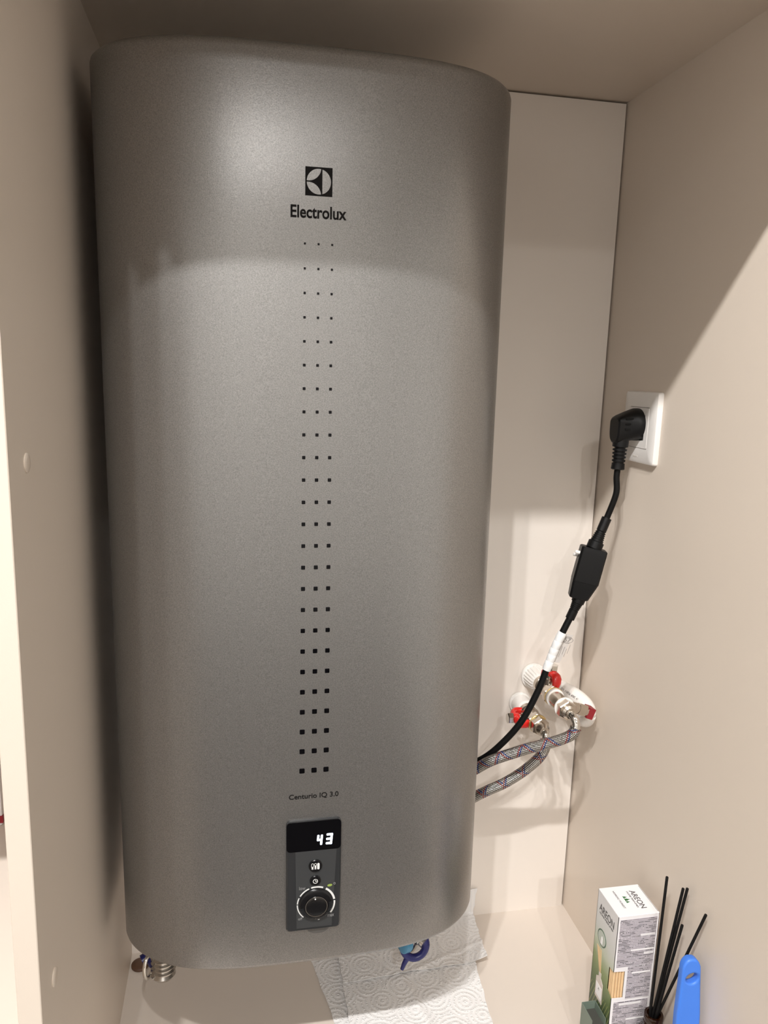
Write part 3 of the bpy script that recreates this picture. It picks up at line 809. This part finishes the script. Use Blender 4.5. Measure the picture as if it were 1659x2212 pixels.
# side branch with dark red cap
sb = to_obj('side_branch', L((.008, -.088, -.003), (.93, .06, -.36), [(.0066, 0), (.0066, .018), (.0072, .0184), (.0072, .031), (.0062, .032)], 32), 'nickel', v1, smooth=30)
ax_ = Vector((.93, .06, -.36)).normalized(); ec = Vector((.008, -.088, -.003)) + ax_*.032
xx, yy, _ = frame_of(ax_)
bm = bmesh.new()
for sx, sy, ww, hh in ((0, .0060, .0136, .0018), (0, -.0060, .0136, .0018), (.0060, 0, .0018, .0136), (-.0060, 0, .0018, .0136)):
    mt = Matrix.Translation(ec+ax_*.0035+xx*sx+yy*sy) @ Matrix(((xx.x, yy.x, ax_.x, 0), (xx.y, yy.y, ax_.y, 0), (xx.z, yy.z, ax_.z, 0), (0, 0, 0, 1)))
    b0 = len(bm.verts); r = bmesh.ops.create_cube(bm, size=1); bmesh.ops.scale(bm, verts=r['verts'], vec=(ww, hh, .009)); bmesh.ops.transform(bm, matrix=mt, verts=r['verts'])
cpx = to_obj('branch_cap', bm, 'dark_red', v1, smooth=None)
to_obj('cap_recess', L(ec, ax_, [(.0052, 0), (.0052, .002)], 4, PI/4), 'hole', cpx, smooth=None)

V2 = (.380, 0, .3231)
v2 = thing('ball_valve', 'lower nickel ball valve with red butterfly handle turned to the heater', 'valve', V2)
to_obj('pipe_socket', L((0, -.0008, 0), NY, [(.0150, 0), (.0150, .003), (.0130, .004), (.0130, .024), (.0110, .027)], 48), 'pipe', v2, smooth=25)
to_obj('body', L((0, -.026, 0), NY, [(.0095, 0), (.0112, .002), (.0112, .008), (.0100, .010), (.0105, .012), (.0116, .017), (.0104, .022), (.0108, .0235), (.0108, .030), (.0095, .032)], 36), 'nickel', v2, smooth=25)
nut_part('hex_collar', (0, -.0555, 0), NY, .0125, 0, .009, 'nickel', v2)
to_obj('brass_ring', L((0, -.0645, 0), NY, [(.0108, 0), (.0122, .0006), (.0122, .0022), (.0110, .003)], 32), 'brass', v2)
to_obj('stem', L((-.009, -.046, 0), (-1, 0, 0), [(.0062, 0), (.0062, .006), (.0045, .007), (.0045, .020)], 24), 'nickel', v2)
butterfly(v2, (-.0195, -.046, 0), (-1, 0, 0), (0, -1, -.12), 'red')
nut_part('stem_nut', (-.0195, -.046, 0), (-1, 0, 0), .0072, .0068, .0140, 'chrome', v2)

# white pipe in the corner
wp = thing('white_pipe', 'white plastic water pipe running into the corner beside the upper valve', 'pipe', (.44, 0, .345))
WO = Vector(wp.location)
pth = spline([(.4200, -.006, .3490), (.4259, -.012, .3482), (.438, -.03, .3461), (.4455, -.047, .3427), (.4495, -.058, .3373), (.4510, -.060, .329)], 10)
to_obj('pipe', tube(pth, .0112, 28), 'pipe', wp, off=WO)
pe = pth[-1]
to_obj('pipe_wall_plate', L((.4200, -.008, .3490), (0, 1, 0), [(.0125, 0), (.0125, .0078)], 32), 'pipe', wp, off=WO)
to_obj('pipe_tail', tube(spline([pe, (.4512, -.054, .320), (.4512, -.03, .316), (.4512, -.001, .316)], 8), lambda s: .0110, 24), 'pipe', wp, off=WO)
# printed type code following the pipe
d_ = (Vector((.4480, -.054, .3400))-Vector((.4320, -.021, .3472))).normalized()
nv = (CAM_LOC-Vector((.4400, -.036, .345))); nv = (nv - d_*nv.dot(d_)).normalized(); uv_ = nv.cross(d_).normalized()
if uv_.z < 0: uv_ = -uv_
for s, (txt, a, ln) in enumerate((('2/1.1', 0.0, .0085), ('МПа.', .0100, .0070), ('номс', .0185, .0065), ('4/', .0265, .0030))):
    base = Vector((.4335, -.0235, .3470)) + d_*a + nv*.0114 + uv_*(-.001)
    place_text(txt, 'lettering', 'faint', wp, base-WO, d_, uv_, ln, .0030, .0001)

# ------------------------------------------------------------------ braided hoses
def hose(name, label, start, path, cut=0):
    t = thing(name, label, 'hose', start, 'braided supply hoses')
    return t, Vector(start)
h1, o1 = hose('braided_hose', 'braided steel hose curving from the upper valve, crossing over the other hose', (V1[0], -.101, V1[2]), None)
nut_part('end_nut', (0, .0005, 0), NY, .0122, 0, .0125, 'nickel', h1)
to_obj('nut_flange', L((0, .0005, 0), NY, [(.0128, 0), (.0128, .0018), (.0118, .0024)], 32), 'white', h1)
to_obj('ferrule', L((0, -.0115, 0), NY, [(.0088, 0), (.0088, .004), (.0062, .0065), (.0062, .009)], 28), 'nickel', h1)
P1 = [Vector(q) for q in ((.3975, -.1190, .3611), (.3990, -.1270, .3590), (.4002, -.1310, .3540), (.3998, -.1322, .3480))]
to_obj('bent_tube', tube(spline(P1, 8), .0048, 18), 'chrome', h1, off=o1)
H1 = [(.3998, -.1320, .3490), (.3965, -.1322, .3420), (.3877, -.131, .3362), (.369, -.125, .3272), (.3486, -.117, .3184), (.3291, -.107, .3068), (.3097, -.095, .293), (.2964, -.082, .2766), (.282, -.058, .250), (.266, -.030, .210), (.24, -.022, .16), (.215, -.030, .115), (.210, -.06, .088), (.212, -.095, .080)]
to_obj('braid', tube(spline(H1, 16), lambda s: .0066 if s > .01 else .0070, 28, True), 'braid', h1, off=o1)
h2, o2 = hose('braided_hose', 'braided steel hose dropping from the lower valve behind the other hose', (V2[0], -.067, V2[2]), None)
nut_part('end_nut', (0, .0003, 0), NY, .0118, 0, .011, 'nickel', h2)
to_obj('ferrule', L((0, -.0105, 0), NY, [(.0085, 0), (.0085, .006), (.0060, .009), (.0060, .012)], 28), 'nickel', h2)
P2 = [Vector(q) for q in ((.380, -.0785, .3231), (.3804, -.0880, .3222), (.3803, -.0922, .3190), (.3800, -.0930, .3150))]
to_obj('bent_tube', tube(spline(P2, 8), .0048, 18), 'chrome', h2, off=o2)
H2 = [(.3800, -.0925, .3165), (.3795, -.096, .309), (.3719, -.095, .2921), (.3558, -.088, .2715), (.3363, -.079, .2523), (.3157, -.068, .2356), (.3044, -.058, .2225), (.286, -.042, .200), (.262, -.026, .165), (.22, -.022, .125), (.12, -.03, .09), (.0, -.05, .085), (-.06, -.08, .08), (-.082, -.108, .095)]
to_obj('braid', tube(spline(H2, 16), .0066, 28, True), 'braid', h2, off=o2)

# ------------------------------------------------------------------ paper towels on the floor
def towel(name, label, corners, z0, amp, seed, nx=64, ny=64, up_wall=0, lift=0):
    """corners: back-left, back-right, front-right, front-left in x,y; the sheet lies on the floor and may turn up the back panel"""
    rnd = random.Random(seed); ph = [rnd.random()*6 for _ in range(8)]
    bm = bmesh.new(); top = []; bot = []
    A, B, C, D = [Vector((*c, 0)) for c in corners]; TK = .0005
    for i in range(ny+1):
        r1, r2 = [], []
        for j in range(nx+1):
            s, t_ = j/nx, i/ny
            p = A.lerp(B, s).lerp(D.lerp(C, s), t_)
            e = .0005*(math.sin(34*t_+ph[0])+.6*math.sin(71*t_+ph[1])) * (1 if j in (0, nx) else 0)
            x, y = p.x+e, p.y
            z = z0 + amp*(1.2+math.sin(34*x+9*y+ph[2])*.55+math.sin(61*y-17*x+ph[3])*.3+.25*math.sin(120*x+70*y+ph[4]))
            z += amp*1.6*math.exp(-((x-.205+.25*(y+.1))/.004)**2) + amp*1.3*math.exp(-((x-.262-.1*(y+.1))/.0035)**2) + amp*1.4*math.exp(-((y+.085-.35*(x-.25))/.003)**2)*(1 if x > .2 else .3)
            if lift: z += lift*max(0, (s-.8)/.2)**2*max(0, (t_-.6)/.4)**2
            n_ = Vector((0, 0, 1))
            if up_wall and y > -.0045:
                z += y+.0045; y = -.0045; n_ = Vector((0, -1, 0))
            q = Vector((x, y, z)); r1.append(bm.verts.new(q)); r2.append(bm.verts.new(q-n_*TK))
        top.append(r1); bot.append(r2)
    for i in range(ny):
        for j in range(nx):
            bm.faces.new((top[i][j], top[i+1][j], top[i+1][j+1], top[i][j+1])); bm.faces.new((bot[i][j], bot[i][j+1], bot[i+1][j+1], bot[i+1][j]))
    for i in range(ny):
        bm.faces.new((top[i][0], bot[i][0], bot[i+1][0], top[i+1][0])); bm.faces.new((top[i+1][nx], bot[i+1][nx], bot[i][nx], top[i][nx]))
    for j in range(nx):
        bm.faces.new((top[0][j+1], bot[0][j+1], bot[0][j], top[0][j])); bm.faces.new((top[ny][j], bot[ny][j], bot[ny][j+1], top[ny][j+1]))
    o = to_obj(name, bm, 'towel', None, smooth=60, recalc=False)
    return tag(o, label, 'paper towel', 'paper towels under the heater')
towel('paper_towel', 'lower white paper towel sheet showing as a strip along the left of the others', [(.088, -.012), (.28, -.012), (.285, -.31), (.142, -.31)], .0006, .0009, 3)
towel('paper_towel', 'embossed white paper towel sheet at the front, brightly lit along its front', [(.1300, -.060), (.3085, -.060), (.2850, -.31), (.1290, -.31)], .0036, .0010, 5)
towel('paper_towel', 'embossed white paper towel sheet at the back, turned up against the back panel', [(.1300, .020), (.3335, .034), (.3215, -.092), (.1300, -.100)], .0066, .0010, 8, up_wall=1, lift=.007)

# ------------------------------------------------------------------ reed diffuser carton
BX0, BX1, BY0, BY1, BH = .4045, .4528, -.2570, -.2100, .190
bc = thing('perfume_carton', 'white and green tall perfume carton with a stick window standing in the corner', 'carton', (BX0, BY0, 0))
BO = Vector(bc.location)
def bobj(name, bm, m, parent=bc, smooth=None): return to_obj(name, bm, m, parent, smooth, off=BO)
CT = .0005
NZ0, NZ1 = .0890, .1225
# side (facing the heater) with the chevron notch on its front edge, and front with the square notch
bobj('side_panel', prism([(BY0, 0), (BY1, 0), (BY1, BH), (BY0, BH), (BY0, NZ1), (BY0+.0105, NZ1-.0015), (BY0+.0105, NZ0+.004), (BY0, NZ0)], 'x', BX0, BX0+CT), 'box_side')
bobj('front_panel', prism([(BX0, 0), (BX1, 0), (BX1, BH), (BX0, BH), (BX0, NZ1), (BX0+.0138, NZ1-.0008), (BX0+.0138, NZ0-.0006), (BX0, NZ0)], 'y', BY0, BY0+CT), 'card')
bobj('back_panel', bx((BX0, BY1-CT, 0), (BX1, BY1, BH)), 'card')
bobj('far_panel', bx((BX1-CT, BY0, 0), (BX1, BY1, BH)), 'card')
bobj('base_panel', bx((BX0+CT, BY0+CT, 0), (BX1-CT, BY1-CT, CT)), 'card')
tp = bobj('top_flap', bx((BX0, BY0, BH), (BX1, BY1, BH+.0007), .0003, 1), 'card')
bobj('flap_slot', bx((BX1-.0012, BY0+.002, BH+.0006), (BX1-.0008, BY1-.003, BH+.0009)), 'print_grey', tp)
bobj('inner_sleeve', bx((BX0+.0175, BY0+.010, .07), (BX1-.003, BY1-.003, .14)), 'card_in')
for k in range(6):
    if k < 4: x_, y_ = BX0+.0026+k*.0034, BY0+.0026
    else: x_, y_ = BX0+.0026, BY0+.0026+(k-3)*.0033
    bobj('wooden_stick', L((x_, y_, .03), (0, 0, 1), [(.00165, 0), (.00165, .135)], 14), 'wood', smooth=40)
# print on the front: three text blocks
f0 = BY0-.0002
for a, b, c, d in ((BX0+.0025, BX1-.0022, .1275, .1865), (BX0+.0168, BX1-.0028, .0865, .1268), (BX0+.0035, BX1-.0035, .012, .0835)):
    bobj('text_block', bx((a, f0, c), (b, f0+.0003, d)), 'smallprint')
for z_, a, b in ((.1655, BX0+.028, BX1-.003), (.1475, BX0+.018, BX1-.003), (.1425, BX0+.034, BX1-.003), (.1185, BX0+.022, BX1-.004), (.0800, BX0+.010, BX1-.012), (.060, BX0+.02, BX1-.006)):
    bobj('text_gap', bx((a, f0-.0001, z_-.0011), (b, f0+.0002, z_+.0011)), 'card')
# print on the side
sx_ = BX0-.0001; SR, SU = (0, -1, 0), (0, 0, 1)
place_text('AREON', 'lettering', 'text_dark', bc, Vector((sx_, -.2160, .1690))-BO, SR, SU, .0335, .0088)
place_text('HOME PERFUMES', 'lettering', 'text_dark', bc, Vector((sx_, -.2172, .1650))-BO, SR, SU, .031, .0024, .0001)
bm = bmesh.new(); lathe(bm, (sx_+.0003, -.2268, .1400), (-1, 0, 0), [(.0100, 0), (.0100, .0004)], 40)
em = bobj('emblem', bm, 'emblem')
bobj('emblem_field', lathe(bmesh.new(), (sx_, -.2268, .1400), (-1, 0, 0), [(.0084, 0), (.0084, .0003)], 40), 'emblem_in', em)
bobj('emblem_stem', prism([(-.2290, .1335), (-.2250, .1330), (-.2262, .1405), (-.2275, .1430), (-.2290, .1400)], 'x', sx_-.0006, sx_-.0002), 'card', em)
for k, (a, b) in enumerate(((-.2185, -.2288), (-.2205, -.2293), (-.2228, -.2298), (-.2255, -.2303), (-.2280, -.2308))):
    bobj('printed_stick', prism([(a-.0005, .126), (a+.0005, .126), (b+.0005, .096), (b-.0005, .096)], 'x', sx_-.0002, sx_+.0002), 'wood')
bobj('printed_bottle', prism([(-.2225, .064), (-.2380, .063), (-.2380, .088), (-.2325, .0925), (-.2325, .0985), (-.2275, .0985), (-.2275, .0925), (-.2225, .089)], 'x', sx_-.0003, sx_+.0001), 'photo_bottle')
bobj('printed_bottle_label', prism([(-.2240, .068), (-.2365, .067), (-.2365, .082), (-.2240, .083)], 'x', sx_-.0005, sx_-.0002), 'card')
place_text('A', 'lettering', 'text_dark', bc, Vector((sx_-.0005, -.2290, .0765))-BO, SR, SU, .003, .003, .0001)
# print on the top: reads along the depth, head towards the side wall
TR, TU = (0, -1, 0), (1, 0, 0)
zt = BH+.0008
place_text('AREON', 'lettering', 'text_dark', bc, Vector((.4362, -.2195, zt))-BO, TR, TU, .0285, .0066)
place_text('HOME PERFUMES', 'lettering', 'text_dark', bc, Vector((.4325, -.2200, zt))-BO, TR, TU, .0262, .0020, .0001)
place_text('NORDIC FOREST', 'lettering', 'text_dark', bc, Vector((.4170, -.2175, zt))-BO, TR, TU, .0280, .0022, .0001)
for cx_, s in ((-.2285, .85), (-.2325, 1.15), (-.2362, .8)):
    poly = []
    for (a, b) in ((-.0022, 0), (-.0008, .0018), (-.0016, .0018), (-.0005, .0038), (0, .0054), (.0005, .0038), (.0016, .0018), (.0008, .0018), (.0022, 0)):
        poly.append((.4245+b*s, cx_+a*s))
    bobj('tree_print', prism(poly, 'z', zt-.0002, zt+.0001), 'text_green')

# small open grey-green carton beside it
gc = thing('small_carton', 'small open grey-green carton beside the perfume carton', 'carton', (.3955, -.236, 0))
gb = bmesh.new()
for lo, hi in (((-.0085, -.016, 0), (-.0080, .010, .0585)), ((.0078, -.016, 0), (.0083, .010, .0585)), ((-.0080, .0095, 0), (.0078, .010, .0585)), ((-.0080, -.016, 0), (.0078, -.0155, .050))):
    box(gb, (Vector(lo)+Vector(hi))/2, Vector(hi)-Vector(lo))
to_obj('sleeve', gb, 'green_card', gc, smooth=None)
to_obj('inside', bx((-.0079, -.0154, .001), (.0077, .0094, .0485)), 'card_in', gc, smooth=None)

# ------------------------------------------------------------------ diffuser bottle with reeds
DBC = Vector((.4440, -.2790, 0))
db = thing('diffuser_bottle', 'amber glass diffuser bottle in front of the perfume carton', 'bottle', DBC)
bm = bmesh.new(); seg = 36
prof = [(.001, .0015), (.0165, .0015), (.0175, .003), (.0175, .055), (.0150, .062), (.0100, .067), (.0095, .071), (.0104, .072), (.0104, .0745), (.0095, .0755), (.0102, .079), (.0102, .0842), (.0096, .085),
        (.0074, .085), (.0070, .080), (.0070, .068), (.0140, .060), (.0158, .053), (.0158, .0045), (.001, .0040)]
rings = [[bm.verts.new((r*math.cos(2*PI*k/seg), r*math.sin(2*PI*k/seg), z)) for k in range(seg)] for r, z in prof]
for a, b in zip(rings, rings[1:]):
    for k in range(seg): bm.faces.new((a[k], a[(k+1) % seg], b[(k+1) % seg], b[k]))
bm.faces.new(rings[0][::-1]); bm.faces.new(rings[-1])
to_obj('glass', bm, 'amber', db, smooth=40)
to_obj('base_ring', L((0, 0, 0), (0, 0, 1), [(.0165, 0), (.0168, .0008), (.0160, .0014)], 36), 'amber', db)
TIPS = [((.4472, -.2713, .2450), (-.0030, .0025), 'straight black diffuser reed standing tallest nearest the carton'),
        ((.4582, -.2847, .2400), (-.0008, .0008), 'black diffuser reed leaning in the close pair on the carton side'),
        ((.4600, -.2890, .2430), (.0014, .0016), 'black diffuser reed leaning in the close pair on the side wall side'),
        ((.4549, -.2945, .2050), (.0006, -.0028), 'shortest black diffuser reed, ending below the close pair'),
        ((.4618, -.3198, .2360), (.0034, -.0012), 'black diffuser reed leaning furthest out behind the blue handle')]
for (tx, ty, tz), (mx_, my_), lab in TIPS:
    tip = Vector((tx, ty, tz)); mo = DBC + Vector((mx_, my_, .083)); d_ = (mo-tip).normalized()
    k_ = (.010-mo.z)/d_.z
    lim = .0115
    foot = mo + d_*k_
    dv = foot - DBC; rr = math.hypot(dv.x, dv.y)
    if rr > lim:
        k_ *= .5
        foot = mo + d_*k_
        dv = foot - DBC; rr = math.hypot(dv.x, dv.y)
    o = to_obj('diffuser_reed', L((0, 0, 0), tip-foot, [(.0013, 0), (.0015, .0004), (.0015, (tip-foot).length-.0004), (.0013, (tip-foot).length)], 14), 'reed')
    o.location = foot; tag(o, lab, 'reed', 'reeds in the diffuser bottle')

# ------------------------------------------------------------------ blue handle leaning on the side wall
bh = thing('brush_handle', 'bright blue plastic brush handle with a hanging hole leaning on the side wall', 'brush', (.4480, -.3350, 0))
HO = Vector(bh.location)
ha, hb_ = Vector((.4530, -.3160, .1855)), Vector((.4480, -.3350, .004))       # top, foot
hl = (hb_-ha).normalized(); hw = Vector((1, -.10, 0)); hw = (hw-hl*hw.dot(hl)).normalized(); hd = hl.cross(hw)
LENH = (hb_-ha).length
def hwid(s):     # half width along the handle
    if s < .012: return .0098*math.sqrt(max(0, 1-((.012-s)/.0122)**2))*.92+.0006
    tab = [(.012, .0095), (.03, .0103), (.06, .0122), (.085, .0124), (.11, .0108), (.14, .0085), (LENH, .0075)]
    for (a, x), (b, y) in zip(tab, tab[1:]):
        if a <= s <= b: return x+(y-x)*(s-a)/(b-a)
    return tab[-1][1]
def outline():
    ss = [0, .0006, .0015, .003, .005, .008, .012] + [.012+(LENH-.012)*k/22 for k in range(1, 23)]
    R0 = [(hwid(s), -s) for s in ss]; L0 = [(-hwid(s), -s) for s in ss[::-1]]
    return L0 + R0
hc = (.0005, -.0195); ang = math.radians(28)
hole_ = []
for k in range(28):
    a = 2*PI*k/28; x_, y_ = .0068*math.cos(a), .0062*math.sin(a)
    if y_ > 0: y_ *= .75
    hole_.append((hc[0]+x_*math.cos(ang)-y_*math.sin(ang), hc[1]+x_*math.sin(ang)+y_*math.cos(ang)))
cu_ = bpy.data.curves.new('outline', 'CURVE'); cu_.dimensions = '2D'; cu_.fill_mode = 'BOTH'; cu_.extrude = .0026; cu_.bevel_depth = .0022; cu_.bevel_resolution = 3; cu_.offset = -.0018
for pts_ in (outline(), hole_):
    sp = cu_.splines.new('POLY'); sp.points.add(len(pts_)-1); sp.use_cyclic_u = True
    for p_, q_ in zip(sp.points, pts_): p_.co = (q_[0], q_[1], 0, 1)
ob_ = bpy.data.objects.new('outline', cu_); COL.objects.link(ob_)
me = bpy.data.meshes.new_from_object(ob_.evaluated_get(bpy.context.evaluated_depsgraph_get()))
bpy.data.objects.remove(ob_); bpy.data.curves.remove(cu_)
for v in me.vertices:
    x_, y_, z_ = v.co; v.co = (ha-HO) + hw*x_ - hl*y_ + hd*z_
me.name = 'handle'
link('handle', me, 'blue', bh, 50)
bm = bmesh.new(); rr_ = []
for s, k in ((.118, 1.0), (.1195, 1.05), (.124, 1.05), (.1255, 1.0)):
    rr_.append([bm.verts.new((ha-HO)+hl*s+hw*hwid(s)*k*math.cos(a)+hd*.0053*k*math.sin(a)) for a in [2*PI*q/24 for q in range(24)]])
for a, b in zip(rr_, rr_[1:]):
    for k in range(24): bm.faces.new((a[k], a[(k+1) % 24], b[(k+1) % 24], b[k]))
bm.faces.new(rr_[0][::-1]); bm.faces.new(rr_[-1])
to_obj('collar', bm, 'blue', bh, smooth=40)
